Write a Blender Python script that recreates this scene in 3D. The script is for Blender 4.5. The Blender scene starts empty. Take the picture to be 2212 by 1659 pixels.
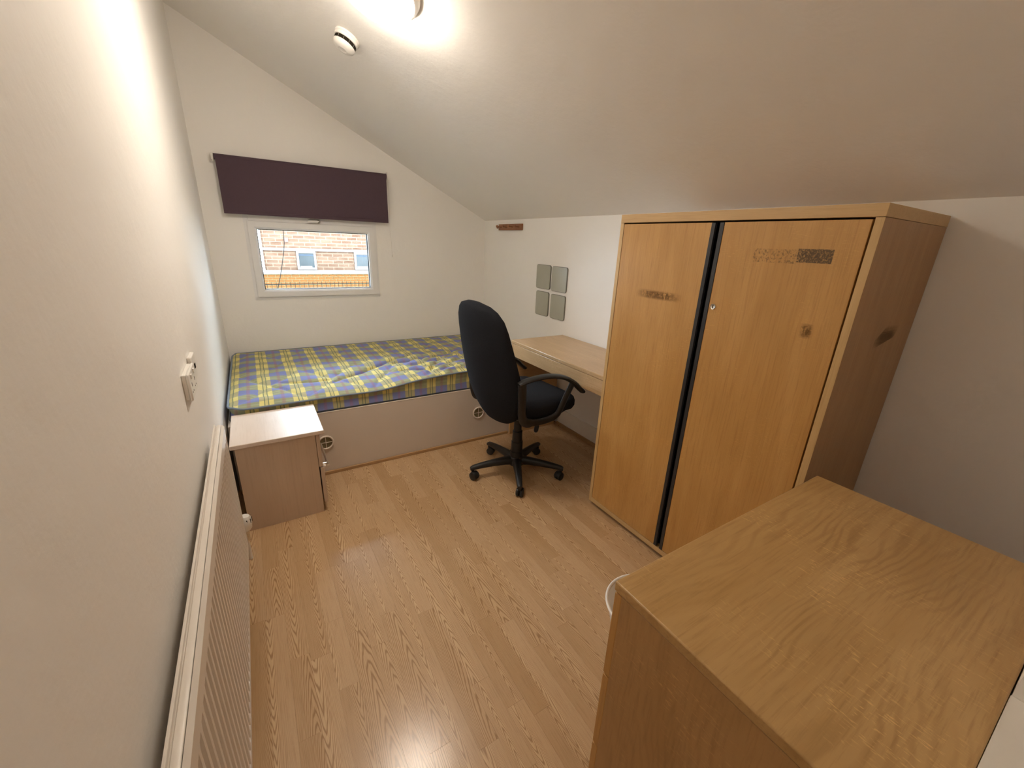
import bpy, bmesh, math, random
from mathutils import Vector, Matrix
random.seed(7)
S = bpy.context.scene
COL = S.collection
PI = math.pi

# ------------------------------------------------------------------ camera
W, ZK, ZL = 2.1916, 1.5591, 2.6446          # room width, knee wall height, tall wall height
SL = (ZL - ZK) / W                          # ceiling slope
YN = -3.752                                 # near wall face
YAW, PITCH, ROLL, FPX = -0.5636, -0.3292, 0.0419, 888.44
CAM = Vector((0.2218, -3.7154, 1.3674))
fw = Vector((-math.sin(YAW) * math.cos(PITCH), math.cos(YAW) * math.cos(PITCH), math.sin(PITCH)))
rt = Vector((math.cos(YAW), math.sin(YAW), 0)); up = rt.cross(fw)
rt, up = rt * math.cos(ROLL) + up * math.sin(ROLL), up * math.cos(ROLL) - rt * math.sin(ROLL)
cd = bpy.data.cameras.new('camera'); cam = bpy.data.objects.new('camera', cd); COL.objects.link(cam)
mw = Matrix((rt, up, -fw)).transposed().to_4x4(); mw.translation = CAM
cam.matrix_world = mw
cd.sensor_fit = 'HORIZONTAL'; cd.sensor_width = 36.0; cd.lens = 36.0 * FPX / 2212.0
cd.clip_start = 0.01; cd.clip_end = 200
S.camera = cam

# ------------------------------------------------------------------ sky, portal, exposure
wd = bpy.data.worlds.new('world'); S.world = wd; wd.use_nodes = True
bg = wd.node_tree.nodes['Background']
bg.inputs['Color'].default_value = (0.74, 0.87, 1.0, 1); bg.inputs['Strength'].default_value = 16.0
pl = bpy.data.lights.new('window_portal', 'AREA'); pl.shape = 'RECTANGLE'; pl.size = 1.0; pl.size_y = 1.0
pl.cycles.is_portal = True
po = bpy.data.objects.new('window_portal', pl); COL.objects.link(po)
po.location = (0.70, 0.24, 1.25); po.rotation_euler = (-PI / 2, 0, 0)
LAMP_STRENGTH, FILL_STRENGTH = 25.5, 3.5
S.view_settings.view_transform = 'Standard'; S.view_settings.look = 'None'
S.view_settings.exposure = 1.15; S.view_settings.gamma = 1.0
S.view_settings.use_curve_mapping = False
S.cycles.max_bounces = 20; S.cycles.diffuse_bounces = 14; S.cycles.glossy_bounces = 6; S.cycles.transparent_max_bounces = 12

# ------------------------------------------------------------------ material helpers
class NT:
    def __init__(s, name):
        s.m = bpy.data.materials.new(name); s.m.use_nodes = True
        s.t = s.m.node_tree; s.b = s.t.nodes['Principled BSDF']; s.out = s.t.nodes['Material Output']
    def n(s, typ, **k):
        nd = s.t.nodes.new(typ)
        for a, v in k.items():
            if a.startswith('i_'):
                key = a[2:]
                nd.inputs[int(key) if key.isdigit() else key].default_value = v
            else: setattr(nd, a, v)
        return nd
    def l(s, a, b): s.t.links.new(a, b)
    def math(s, op, a, b=None, c=None, clamp=False):
        nd = s.n('ShaderNodeMath', operation=op, use_clamp=clamp)
        for i, v in enumerate((a, b, c)):
            if v is None: continue
            if isinstance(v, (int, float)): nd.inputs[i].default_value = v
            else: s.l(v, nd.inputs[i])
        return nd.outputs[0]
    def mix(s, f, a, b, blend='MIX'):
        nd = s.n('ShaderNodeMix', data_type='RGBA', blend_type=blend)
        for sock, v in ((nd.inputs[0], f), (nd.inputs[6], a), (nd.inputs[7], b)):
            if isinstance(v, (int, float)): sock.default_value = v
            elif isinstance(v, tuple): sock.default_value = v if len(v) == 4 else v + (1,)
            else: s.l(v, sock)
        return nd.outputs[2]
    def mapr(s, v, a, b, c=0.0, d=1.0, smooth=False):
        nd = s.n('ShaderNodeMapRange', clamp=True)
        if smooth: nd.interpolation_type = 'SMOOTHSTEP'
        s.l(v, nd.inputs[0])
        for i, x in enumerate((a, b, c, d)): nd.inputs[i + 1].default_value = x
        return nd.outputs[0]
    def noise(s, vec, scale=5, detail=3, rough=.5, dist=0):
        nd = s.n('ShaderNodeTexNoise'); s.l(vec, nd.inputs['Vector'])
        nd.inputs['Scale'].default_value = scale; nd.inputs['Detail'].default_value = detail
        nd.inputs['Roughness'].default_value = rough; nd.inputs['Distortion'].default_value = dist
        return nd.outputs['Fac']
    def scale(s, vec, sc, loc=(0, 0, 0)):
        nd = s.n('ShaderNodeMapping'); s.l(vec, nd.inputs[0])
        nd.inputs['Scale'].default_value = sc; nd.inputs['Location'].default_value = loc
        return nd.outputs[0]
    def obj(s): return s.n('ShaderNodeTexCoord').outputs['Object']
    def pos(s): return s.n('ShaderNodeNewGeometry').outputs['Position']
    def sep(s, v):
        nd = s.n('ShaderNodeSeparateXYZ'); s.l(v, nd.inputs[0]); return nd.outputs
    def comb(s, x, y, z):
        nd = s.n('ShaderNodeCombineXYZ')
        for i, v in enumerate((x, y, z)):
            if isinstance(v, (int, float)): nd.inputs[i].default_value = v
            else: s.l(v, nd.inputs[i])
        return nd.outputs[0]
    def bump(s, h, strength=.2, dist=.01):
        nd = s.n('ShaderNodeBump'); s.l(h, nd.inputs['Height'])
        nd.inputs['Strength'].default_value = strength; nd.inputs['Distance'].default_value = dist
        s.l(nd.outputs[0], s.b.inputs['Normal'])
    def col(s, c):
        if isinstance(c, tuple): s.b.inputs['Base Color'].default_value = c + (1,) if len(c) == 3 else c
        else: s.l(c, s.b.inputs['Base Color'])
        return s
    def set(s, rough=.5, metal=0, spec=.5, **k):
        s.b.inputs['Roughness'].default_value = rough; s.b.inputs['Metallic'].default_value = metal
        s.b.inputs['Specular IOR Level'].default_value = spec
        for a, v in k.items(): s.b.inputs[a].default_value = v
        return s

def mottled(name, c, rough=.5, metal=0, spec=.5, var=.08, scale=30, bump=0.0, bscale=200):
    t = NT(name); o = t.obj()
    f = t.noise(o, scale, 4)
    lo = tuple(x * (1 - var) for x in c); hi = tuple(min(1, x * (1 + var)) for x in c)
    t.col(t.mix(f, lo, hi)).set(rough, metal, spec)
    if bump: t.bump(t.noise(o, bscale, 3), bump, .002)
    return t.m

def paint(name, c, seed=0.0):
    t = NT(name); p = t.pos()
    big = t.noise(t.scale(p, (1, 1, 1), (seed, seed, 0)), 2.2, 4, .6)
    t.col(t.mix(big, tuple(x * .965 for x in c), c)).set(.62, 0, .3)
    a = t.noise(p, 3.0, 5, .62); b = t.noise(p, 160, 2)
    # small chips and fillers
    v = t.n('ShaderNodeTexVoronoi', feature='F1', i_Scale=5.0); t.l(p, v.inputs['Vector'])
    chip = t.mapr(v.outputs['Distance'], .02, .035, 1, 0)
    h = t.math('ADD', t.math('MULTIPLY', a, 1.0), t.math('MULTIPLY', b, .03))
    h = t.math('ADD', h, t.math('MULTIPLY', chip, -.04))
    t.bump(h, .35, .02)
    return t.m

def oak(name, axis, c1, c2, c3, rough=.42, fleck=.0, figure=.0, along=2.2, across=55, bump=.05, spec=.5):
    """oak veneer with straight grain running along one object axis"""
    t = NT(name); o = t.obj()
    rnd = t.n('ShaderNodeObjectInfo').outputs['Random']
    off = t.comb(t.math('MULTIPLY', rnd, 7.3), t.math('MULTIPLY', rnd, 3.1), t.math('MULTIPLY', rnd, 5.7))
    ad = t.n('ShaderNodeVectorMath', operation='ADD'); t.l(o, ad.inputs[0]); t.l(off, ad.inputs[1]); o2 = ad.outputs[0]
    def sv(al, ac): return tuple(al if 'xyz'[i] == axis else ac for i in range(3))
    fine = t.noise(t.scale(o2, sv(along * 3, across * 4)), 1, 4, .7)
    mid = t.noise(t.scale(o2, sv(along * .7, across * .22)), 1, 4, .6, .6)
    blot = t.noise(o2, 4.0, 3, .55)
    base = t.mix(t.mapr(mid, .3, .7), c1, c2)
    base = t.mix(t.mapr(fine, .50, .72), base, t.mix(.55, base, c3))
    base = t.mix(t.mapr(blot, .35, .75, 0, .22), base, tuple(x * .78 for x in c1))
    if figure:
        c_ = t.sep(o2); a_ = c_[{'x': 1, 'y': 0, 'z': 0}[axis]]; b_ = c_[{'x': 2, 'y': 2, 'z': 1}[axis]]
        wv = t.noise(t.scale(o2, sv(1.6, 5.0)), 1, 3, .5)
        w_ = t.math('SINE', t.math('ADD', t.math('MULTIPLY', t.math('ADD', a_, b_), 330.0), t.math('MULTIPLY', wv, 75.0)))
        gate2 = t.mapr(t.noise(t.scale(o2, sv(3.0, 7.0)), 1, 2), .40, .66)
        base = t.mix(t.math('MULTIPLY', t.math('MULTIPLY', t.mapr(w_, -.1, 1), gate2), figure), base, c3)
    if fleck:
        fv = t.noise(t.scale(o2, sv(330, 60)), 1, 2, .6, .3)
        gate = t.mapr(t.noise(o2, 7, 3), .42, .66)
        fl = t.math('MULTIPLY', t.math('MULTIPLY', t.mapr(fv, .58, .68), gate), fleck)
        base = t.mix(fl, base, tuple(min(1, x * 1.75) for x in c2))
    t.col(base).set(rough, 0, spec)
    if bump: t.bump(fine, bump, .002)
    return t.m

# ------------------------------------------------------------------ mesh helpers
class MB:
    def __init__(s): s.v = []; s.f = []; s.sm = []
    def add(s, vs, fs, smooth=False):
        o = len(s.v); s.v += [Vector(p) for p in vs]
        for f in fs: s.f.append(tuple(i + o for i in f)); s.sm.append(smooth)
        return s
    def box(s, a, b):
        (x0, y0, z0), (x1, y1, z1) = a, b
        x0, x1 = min(x0, x1), max(x0, x1); y0, y1 = min(y0, y1), max(y0, y1); z0, z1 = min(z0, z1), max(z0, z1)
        return s.add([(x0, y0, z0), (x1, y0, z0), (x1, y1, z0), (x0, y1, z0), (x0, y0, z1), (x1, y0, z1), (x1, y1, z1), (x0, y1, z1)],
                     [(0, 3, 2, 1), (4, 5, 6, 7), (0, 1, 5, 4), (1, 2, 6, 5), (2, 3, 7, 6), (3, 0, 4, 7)])
    def loft(s, rings, cap=True, closed=False, smooth=True):
        n = len(rings[0]); vs = [p for r in rings for p in r]; fs = []
        m = len(rings)
        for i in range(m if closed else m - 1):
            a, b = i * n, ((i + 1) % m) * n
            for j in range(n):
                k = (j + 1) % n; fs.append((a + j, a + k, b + k, b + j))
        if cap and not closed:
            fs.append(tuple(reversed(range(n)))); fs.append(tuple((m - 1) * n + j for j in range(n)))
        return s.add(vs, fs, smooth)
    def tube(s, pts, r, seg=10, closed=False, flat=1.0, upv=None, cap=True):
        """sweep a circle (or ellipse: r along the side vector, r*flat along up) down a path"""
        P = [Vector(p) for p in pts]; n = len(P); rings = []; ref = Vector(upv) if upv else None
        side = None
        for i, p in enumerate(P):
            if closed: d = (P[(i + 1) % n] - P[i - 1])
            elif i == 0: d = P[1] - P[0]
            elif i == n - 1: d = P[-1] - P[-2]
            else: d = (P[i + 1] - P[i]).normalized() + (P[i] - P[i - 1]).normalized()
            d.normalize()
            if ref is not None: sd = ref
            elif side is None: sd = Vector((0, 0, 1)) if abs(d.z) < .9 else Vector((1, 0, 0))
            else: sd = side
            u = (sd - d * sd.dot(d)).normalized(); w = d.cross(u); side = u
            rr = r[i] if isinstance(r, (list, tuple)) else r
            rings.append([p + w * (math.cos(2 * PI * k / seg) * rr) + u * (math.sin(2 * PI * k / seg) * rr * flat) for k in range(seg)])
        return s.loft(rings, cap, closed)
    def lathe(s, prof, origin=(0, 0, 0), axis=(0, 0, 1), seg=32, cap=True):
        ax = Vector(axis).normalized(); e1 = ax.orthogonal().normalized(); e2 = ax.cross(e1); o = Vector(origin)
        rings = [[o + ax * h + e1 * (r * math.cos(2 * PI * k / seg)) + e2 * (r * math.sin(2 * PI * k / seg)) for k in range(seg)] for r, h in prof]
        return s.loft(rings, cap)
    def prism(s, poly, axis, a, b):
        """extrude a polygon (2-D) along an axis; poly given in the two other axes in xyz order"""
        def P(q, c):
            return {'x': (c, q[0], q[1]), 'y': (q[0], c, q[1]), 'z': (q[0], q[1], c)}[axis]
        n = len(poly)
        return s.add([P(q, a) for q in poly] + [P(q, b) for q in poly],
                     [tuple(range(n)), tuple(reversed(range(n, 2 * n)))] + [(j, j + n, (j + 1) % n + n, (j + 1) % n) for j in range(n)])
    def build(s, name, mat, parent=None, bevel=0.0, off=None, seg=2, angle=35):
        o = Vector(off) if off is not None else (Vector(OFF[parent.name]) if parent is not None else Vector((0, 0, 0)))
        me = bpy.data.meshes.new(name)
        me.from_pydata([tuple(p - o) for p in s.v], [], s.f)
        bm = bmesh.new(); bm.from_mesh(me); bmesh.ops.recalc_face_normals(bm, faces=bm.faces); bm.to_mesh(me); bm.free()
        me.polygons.foreach_set('use_smooth', [True] * len(me.polygons))
        me.set_sharp_from_angle(angle=math.radians(angle))
        me.materials.append(mat); me.update()
        ob = bpy.data.objects.new(name, me); COL.objects.link(ob)
        if parent is not None: ob.parent = parent
        else: ob.location = o
        OFF[ob.name] = tuple(o)
        if bevel:
            b = ob.modifiers.new('bevel', 'BEVEL'); b.width = bevel; b.segments = seg; b.limit_method = 'ANGLE'; b.angle_limit = math.radians(40)
        return ob
OFF = {}
def box(name, a, b, mat, parent=None, bevel=0.0, off=None): return MB().box(a, b).build(name, mat, parent, bevel, off)
def thing(name, label, cat, loc, group=None, rotz=0.0):
    o = bpy.data.objects.new(name, None); COL.objects.link(o); o.empty_display_size = .1
    o.location = loc; o.rotation_euler = (0, 0, rotz); tag(o, label, cat, group)
    OFF[o.name] = tuple(loc) if not rotz else (0, 0, 0)
    return o
def tag(o, label, cat, group=None):
    o['label'] = label; o['category'] = cat
    if group: o['group'] = group
    return o
def struct(o, label=None):
    o['kind'] = 'structure'
    if label: o['label'] = label
    return o
def smooth_path(pts, n=8):
    """Catmull-Rom through points"""
    P = [Vector(p) for p in pts]; out = []
    for i in range(len(P) - 1):
        p0 = P[max(i - 1, 0)]; p1 = P[i]; p2 = P[i + 1]; p3 = P[min(i + 2, len(P) - 1)]
        for k in range(n):
            t = k / n
            out.append(.5 * ((2 * p1) + (p2 - p0) * t + (2 * p0 - 5 * p1 + 4 * p2 - p3) * t * t + (3 * p1 - p0 - 3 * p2 + p3) * t ** 3))
    out.append(P[-1]); return out
def rrect(w, h, r, n=6):
    """rounded rectangle outline centred on the origin"""
    out = []
    for cx, cy, a0 in ((w / 2 - r, h / 2 - r, 0), (-w / 2 + r, h / 2 - r, PI / 2), (-w / 2 + r, -h / 2 + r, PI), (w / 2 - r, -h / 2 + r, 1.5 * PI)):
        for k in range(n + 1):
            a = a0 + PI / 2 * k / n; out.append((cx + r * math.cos(a), cy + r * math.sin(a)))
    return out
def ceil_z(x): return ZL - SL * x

# ------------------------------------------------------------------ materials
M = {}
M['wall'] = paint('white_wall_paint', (.885, .87, .845))
M['ceiling'] = paint('white_ceiling_paint', (.885, .87, .845), 3.0)
M['gloss_white'] = mottled('white_gloss_paint', (.78, .75, .70), .32, 0, .5, .04, 20)
M['rad'] = mottled('cream_radiator_enamel', (.74, .69, .63), .34, 0, .5, .05, 25)
M['upvc'] = mottled('white_upvc', (.80, .80, .80), .35, 0, .5, .03, 15)
M['gasket'] = mottled('black_window_gasket', (.03, .035, .04), .6, 0, .4, .1)
M['white_plastic'] = mottled('white_plastic', (.80, .78, .74), .35, 0, .5, .03)
M['beige_board'] = mottled('cream_melamine_board', (.66, .59, .52), .45, 0, .4, .03, 8)
M['beige_edge'] = mottled('cream_board_edge', (.76, .68, .60), .4, 0, .4, .03, 8)
M['vent_mesh'] = mottled('dark_olive_vent_mesh', (.20, .17, .10), .8, 0, .2, .3, 300)
M['skirt_wood'] = oak('oak_effect_skirting', 'x', (.42, .25, .11), (.52, .33, .16), (.25, .13, .05))
M['skirt_wood_y'] = oak('oak_effect_skirting_side', 'y', (.33, .19, .085), (.42, .26, .12), (.2, .1, .04))
dk = ((.49, .26, .072), (.595, .34, .112), (.34, .155, .038))
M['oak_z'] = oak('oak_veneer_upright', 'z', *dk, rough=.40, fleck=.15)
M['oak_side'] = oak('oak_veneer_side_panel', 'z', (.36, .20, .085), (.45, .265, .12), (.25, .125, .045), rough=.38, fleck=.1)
M['oak_edge'] = oak('oak_edge_band', 'z', (.56, .37, .16), (.64, .44, .21), (.42, .25, .09), rough=.42)
M['oak_edge_y'] = oak('oak_edge_band_level', 'y', (.54, .345, .15), (.62, .42, .20), (.40, .24, .09), rough=.42)
M['desk_y'] = oak('desk_oak_veneer', 'y', (.50, .335, .175), (.60, .425, .25), (.36, .215, .095), rough=.30, fleck=.5)
M['desk_z'] = oak('desk_oak_panel', 'x', (.46, .29, .13), (.56, .37, .19), (.30, .17, .07), rough=.4)
M['chest_top'] = oak('chest_oak_top_veneer', 'x', (.45, .27, .10), (.56, .36, .155), (.30, .165, .055), rough=.36, fleck=.42, figure=.5, along=3, across=40)
M['chest_side'] = oak('chest_oak_side_veneer', 'z', (.40, .225, .085), (.49, .29, .12), (.28, .145, .05), rough=.42, fleck=.35, figure=.3, along=3, across=35)
M['beech_z'] = oak('pale_beech_side', 'z', (.56, .43, .32), (.63, .495, .375), (.48, .35, .25), rough=.45, along=1.2, across=30)
M['beech_top'] = oak('pale_beech_top', 'y', (.66, .55, .46), (.73, .62, .53), (.58, .46, .37), rough=.36, along=2, across=45)
M['chrome'] = mottled('brushed_steel', (.72, .70, .66), .28, 1, .5, .05, 60)
M['blind'] = mottled('plum_blind_fabric', (.095, .062, .078), .85, 0, .15, .06, 90, .25, 900)
M['black_fabric'] = mottled('black_chair_fabric', (.018, .020, .026), .92, 0, .12, .25, 160, .35, 1200)
M['black_plastic'] = mottled('black_plastic', (.016, .016, .017), .42, 0, .45, .15, 80)
M['black_strip'] = mottled('black_handle_strip', (.022, .022, .025), .38, 0, .5, .15, 40)
M['black_gap'] = mottled('matt_black', (.006, .006, .006), .8, 0, .1, .1)
M['tile'] = mottled('grey_green_tile_face', (.40, .40, .335), .35, 0, .5, .05, 12)
M['tile_edge'] = mottled('grey_tile_edge', (.19, .19, .165), .45, 0, .5, .05, 12)
M['rack'] = oak('red_brown_pine', 'y', (.27, .115, .05), (.33, .15, .07), (.18, .07, .03), rough=.5)
M['dark_gap'] = mottled('dark_recess', (.02, .015, .01), .9, 0, .1, .1)
M['cable'] = mottled('black_cable', (.02, .02, .02), .6, 0, .3, .1)
M['tube_alu'] = mottled('white_blind_tube', (.6, .6, .6), .4, .3, .5, .05)

def plaid(name, cx, px, side=False):
    """woven check: bands along one axis every px metres, rows along the other"""
    t = NT(name); o = t.pos(); wob = t.noise(o, 9, 2)
    x, y, z = t.sep(o)[:3]
    wx = t.math('ADD', x, t.math('MULTIPLY', t.math('SUBTRACT', wob, .5), .012))
    v = z if side else y
    vv = t.math('ADD', v, t.math('MULTIPLY', t.math('SUBTRACT', wob, .5), .012))
    def frac(val, c, p):                      # distance to nearest line centre, in metres
        a = t.math('DIVIDE', t.math('SUBTRACT', val, c), p)
        return t.math('MULTIPLY', t.math('ABSOLUTE', t.math('SUBTRACT', a, t.math('ROUND', a))), p)
    dx = frac(wx, cx, px); k = px / .167
    band = t.mapr(dx, .0345 * k, .0365 * k, 1, 0)
    inner = t.mapr(dx, .011 * k, .013 * k, 1, 0)
    line = t.math('MULTIPLY', t.mapr(t.math('ABSOLUTE', t.math('SUBTRACT', dx, .0095 * k)), .0016, .003, 1, 0), 1.0)
    red = t.mapr(t.math('ABSOLUTE', t.math('SUBTRACT', dx, px / 2)), .006, .011, 1, 0)
    if side: rowd = frac(vv, .418, .15); row = t.mapr(rowd, .033, .035, 1, 0)
    else: rowd = frac(vv, -.138, .1505); row = t.mapr(rowd, .036, .038, 1, 0)      # 1 = blue row
    sub = t.mapr(t.math('ABSOLUTE', t.math('SUBTRACT', rowd, .062)), .004, .007, 1, 0)
    blue = (.15, .18, .43); olive = (.27, .29, .15); yellow = (.70, .60, .17); tan = (.40, .35, .16); green = (.035, .10, .045); redc = (.30, .07, .12)
    gap = t.mix(row, olive, blue)
    gap = t.mix(t.math('MULTIPLY', sub, .35), gap, (.42, .44, .26))
    gap = t.mix(t.math('MULTIPLY', red, .38), gap, redc)
    bnd = t.mix(row, yellow, tan)
    bnd = t.mix(t.math('MULTIPLY', inner, .5), bnd, (.42, .37, .15))
    c = t.mix(band, gap, bnd)
    c = t.mix(t.math('MULTIPLY', line, .8), c, green)
    weave = t.noise(o, 700, 2)
    c = t.mix(t.math('MULTIPLY', weave, .25), c, (.55, .56, .55))
    t.col(c).set(.85, 0, .15)
    t.bump(t.noise(o, 1100, 2), .2, .002)
    return t.m
M['plaid'] = plaid('check_mattress_ticking', .202, .167)
M['plaid_side'] = plaid('check_mattress_border', .561, .1435, True)
M['piping_blue'] = mottled('grey_blue_piping', (.20, .24, .30), .8, 0, .2, .1, 40)

def plank_mat():
    t = NT('laminate_oak_strip'); info = t.n('ShaderNodeObjectInfo')
    p = t.pos(); sub = t.n('ShaderNodeVectorMath', operation='SUBTRACT'); t.l(p, sub.inputs[0]); t.l(info.outputs['Location'], sub.inputs[1])
    x, y, z = t.sep(sub.outputs[0])[:3]; rnd = info.outputs['Random']
    r2 = t.math('FRACT', t.math('MULTIPLY', rnd, 37.77)); r3 = t.math('FRACT', t.math('MULTIPLY', rnd, 91.31)); r4 = t.math('FRACT', t.math('MULTIPLY', rnd, 173.9))
    off = t.comb(t.math('MULTIPLY', rnd, 60), t.math('MULTIPLY', r2, 40), 0)
    av = t.n('ShaderNodeVectorMath', operation='ADD'); t.l(sub.outputs[0], av.inputs[0]); t.l(off, av.inputs[1]); q = av.outputs[0]
    u = t.math('ADD', x, t.math('MULTIPLY', t.math('SUBTRACT', r2, .5), .075))
    u2 = t.math('MULTIPLY', t.math('MULTIPLY', u, u), t.math('ADD', 150.0, t.math('MULTIPLY', r3, 420.0)))
    sgn = t.math('SUBTRACT', t.math('MULTIPLY', t.math('ROUND', r4), 2), 1)
    vy = t.math('MULTIPLY', t.math('MULTIPLY', y, sgn), 1.0)
    nz = t.noise(t.scale(q, (22, 2.6, 1)), 1, 3, .55)
    ph = t.math('ADD', t.math('ADD', u2, vy), t.math('MULTIPLY', nz, .26))
    ph = t.math('ADD', ph, t.math('MULTIPLY', t.math('ABSOLUTE', u), 3.0))
    w = t.math('SINE', t.math('MULTIPLY', ph, t.math('ADD', 85.0, t.math('MULTIPLY', r3, 75.0))))
    rings = t.mapr(w, .05, 1.0, 0, 1)
    fine = t.noise(t.scale(q, (420, 9, 1)), 1, 3, .65)
    tone = t.noise(t.scale(q, (12, 1.2, 1)), 1, 2)
    base = t.mix(r2, (.50, .32, .165), (.64, .445, .26))
    base = t.mix(t.mapr(tone, .3, .7), base, t.mix(.5, base, (.58, .40, .23)))
    dark = t.mix(.82, base, (.25, .125, .05))
    c = t.mix(t.math('MULTIPLY', rings, .85), base, dark)
    c = t.mix(t.mapr(fine, .48, .75, 0, .55), c, dark)
    t.col(c).set(.22, 0, .5)
    t.bump(fine, .04, .001)
    return t.m
M['plank'] = plank_mat()
M['subfloor'] = mottled('dark_plank_joint', (.26, .15, .07), .5, 0, .3, .1)
def glass():
    t = NT('window_glass'); t.t.nodes.remove(t.b)
    tr = t.n('ShaderNodeBsdfTransparent'); tr.inputs[0].default_value = (.95, .97, .97, 1)
    gl = t.n('ShaderNodeBsdfGlossy'); gl.inputs['Roughness'].default_value = .02
    fr = t.n('ShaderNodeFresnel'); fr.inputs[0].default_value = 1.45
    mx = t.n('ShaderNodeMixShader'); t.l(fr.outputs[0], mx.inputs[0]); t.l(tr.outputs[0], mx.inputs[1]); t.l(gl.outputs[0], mx.inputs[2])
    t.l(mx.outputs[0], t.out.inputs[0]); return t.m
M['glass'] = glass()
def lampmat(name, strength, c=(1.0, .885, .745, 1)):
    t = NT(name); t.col((.9, .88, .82)).set(.3)
    t.b.inputs['Emission Color'].default_value = c; t.b.inputs['Emission Strength'].default_value = strength
    return t.m
M['lamp'] = lampmat('lit_opal_diffuser', LAMP_STRENGTH); M['added_fill_lamp'] = lampmat('added_fill_diffuser', FILL_STRENGTH, (1.0, .86, .69, 1))  # second diffuser belongs to the added fill lamp behind the camera
def brick_mat(name, c1, c2, mortar, scale, bw, bh):
    t = NT(name); p = t.pos(); x, y, z = t.sep(p)[:3]
    b = t.n('ShaderNodeTexBrick'); t.l(t.comb(x, z, 0), b.inputs['Vector'])
    b.inputs['Color1'].default_value = c1 + (1,); b.inputs['Color2'].default_value = c2 + (1,); b.inputs['Mortar'].default_value = mortar + (1,)
    b.inputs['Scale'].default_value = 1; b.inputs['Brick Width'].default_value = bw; b.inputs['Row Height'].default_value = bh; b.inputs['Mortar Size'].default_value = .008
    n = t.noise(t.scale(p, (1.5, 1, 9)), 2, 4)
    t.col(t.mix(t.mapr(n, .3, .7, 0, .6), b.outputs['Color'], mortar)).set(.9, 0, .05)
    return t.m
M['brick'] = brick_mat('weathered_brown_brickwork', (0.0384, 0.0176, 0.0100), (0.0592, 0.0304, 0.0184), (0.0920, 0.0648, 0.0448), 1, .225, .075)
M['ybrick'] = mottled('yellow_stock_brick', (0.0624, 0.0256, 0.0072), .9, 0, .05, .45, 7)
M['ymortar'] = mottled('pale_yellow_mortar', (0.1120, 0.0880, 0.0440), .9, 0, .05, .1)
M['outside_white'] = mottled('outside_white_paint', (0.1120, 0.1040, 0.0960), .6, 0, .1, .05, 6)
M['outside_glass'] = mottled('dark_grey_green_glazing', (0.0080, 0.0112, 0.0120), .25, 0, .25, .5, 5)
M['outside_dark'] = mottled('dark_outside_metal', (.003, .003, .003), .7, 0, .05, .2)
M['outside_blue'] = mottled('blue_grey_render', (0.0200, 0.0288, 0.0440), .8, 0, .1, .3, 3)
M['outside_pink'] = mottled('faded_pink_sign', (0.0880, 0.0480, 0.0400), .8, 0, .1, .2, 9)
M['tarmac'] = mottled('grey_tarmac', (.06, .06, .06), .95, 0, .1, .2, 3)

# ------------------------------------------------------------------ room shell
T = .22
fl = struct(box('floor', (-.2, -5.6, -.12), (W + .2, .2, -.004), M['subfloor']), 'light oak laminate strip floor')
OFF[fl.name] = (0, 0, 0)
# strips laid along the room, 62 mm wide, three to a board
pm = bpy.data.meshes.new('plank')
b0 = MB().box((-.5, -.5, -.006), (.5, .5, 0))
pm.from_pydata([tuple(v) for v in b0.v], [], b0.f); pm.materials.append(M['plank'])
SWID = .0622; x0 = .0315 - SWID; k = 0
rp = random.Random(11)
while x0 < W:
    xa, xb = max(x0, 0.001), min(x0 + SWID, W - .001)
    y = -1.20 + rp.uniform(0, .30)
    while y > YN - .29:
        L = rp.choice((.28, .38, .46, .52, .60)); ya = max(y - L, YN - .295)
        if xb - xa > .004 and y - ya > .01:
            o = bpy.data.objects.new('plank', pm); COL.objects.link(o); o.parent = fl
            o.location = ((xa + xb) / 2, (y + ya) / 2, 0); o.scale = (xb - xa - (.0002 if k % 3 else .0005), y - ya - .0004, 1)
        y = ya
    x0 += SWID; k += 1
struct(MB().box((-T, -5.6, -.1), (0, .3, ZL + .25)).build('wall_left', M['wall']), 'tall white painted wall with small dents')
# far wall with window opening, gable shaped
WX0, WX1, WZ0, WZ1 = .236, 1.159, .889, 1.60
wf = MB()
for (a, b, c, d) in ((0, WX0, -.1, None), (WX1, W, -.1, None), (WX0, WX1, -.1, WZ0), (WX0, WX1, WZ1, None)):
    if d is None:
        z0 = c
        wf.prism([(a, z0), (b, z0), (b, ceil_z(b) + .1), (a, ceil_z(a) + .1)], 'y', 0, T)
    else: wf.prism([(a, c), (b, c), (b, d), (a, d)], 'y', 0, T)
struct(wf.build('wall_far', M['wall']), 'white painted gable wall around the window')
struct(MB().box((W, -4.2, -.1), (W + T, .3, ZK + .02)).build('wall_right', M['wall']), 'low white knee wall under the sloping ceiling')
struct(MB().prism([(-T, ceil_z(-T)), (W + T, ceil_z(W + T)), (W + T, ceil_z(W + T) + .15), (-T, ceil_z(-T) + .15)], 'y', -5.6, .3).build('ceiling', M['ceiling']), 'white sloping ceiling')
wn = MB().prism([(0, -.1), (W, -.1), (W, ceil_z(W) + .1), (0, ceil_z(0) + .1)], 'y', -5.4, -5.6)
wn.prism([(1.12, -.1), (W, -.1), (W, ceil_z(W) + .1), (1.12, ceil_z(1.12) + .1)], 'y', YN, -5.4)
struct(wn.build('wall_near', M['wall']), 'white wall beside the entrance')
tr = struct(MB().box((.86, -4.05, 0), (1.1195, YN + .0012, .7485)).build('trim_1', M['gloss_white'], bevel=.001), 'white painted boxing behind the chest of drawers')
# skirting under the desk
bb = struct(MB().box((W - .012, -2.30, 0), (W, -1.33, .135)).build('baseboard_right', M['gloss_white'], bevel=.003), 'white skirting board with wooden strip under the desk')
OFF[bb.name] = (0, 0, 0)
box('floor_bead', (W - .026, -2.30, 0), (W - .012, -1.33, .022), M['skirt_wood_y'], bb, .003)

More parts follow.
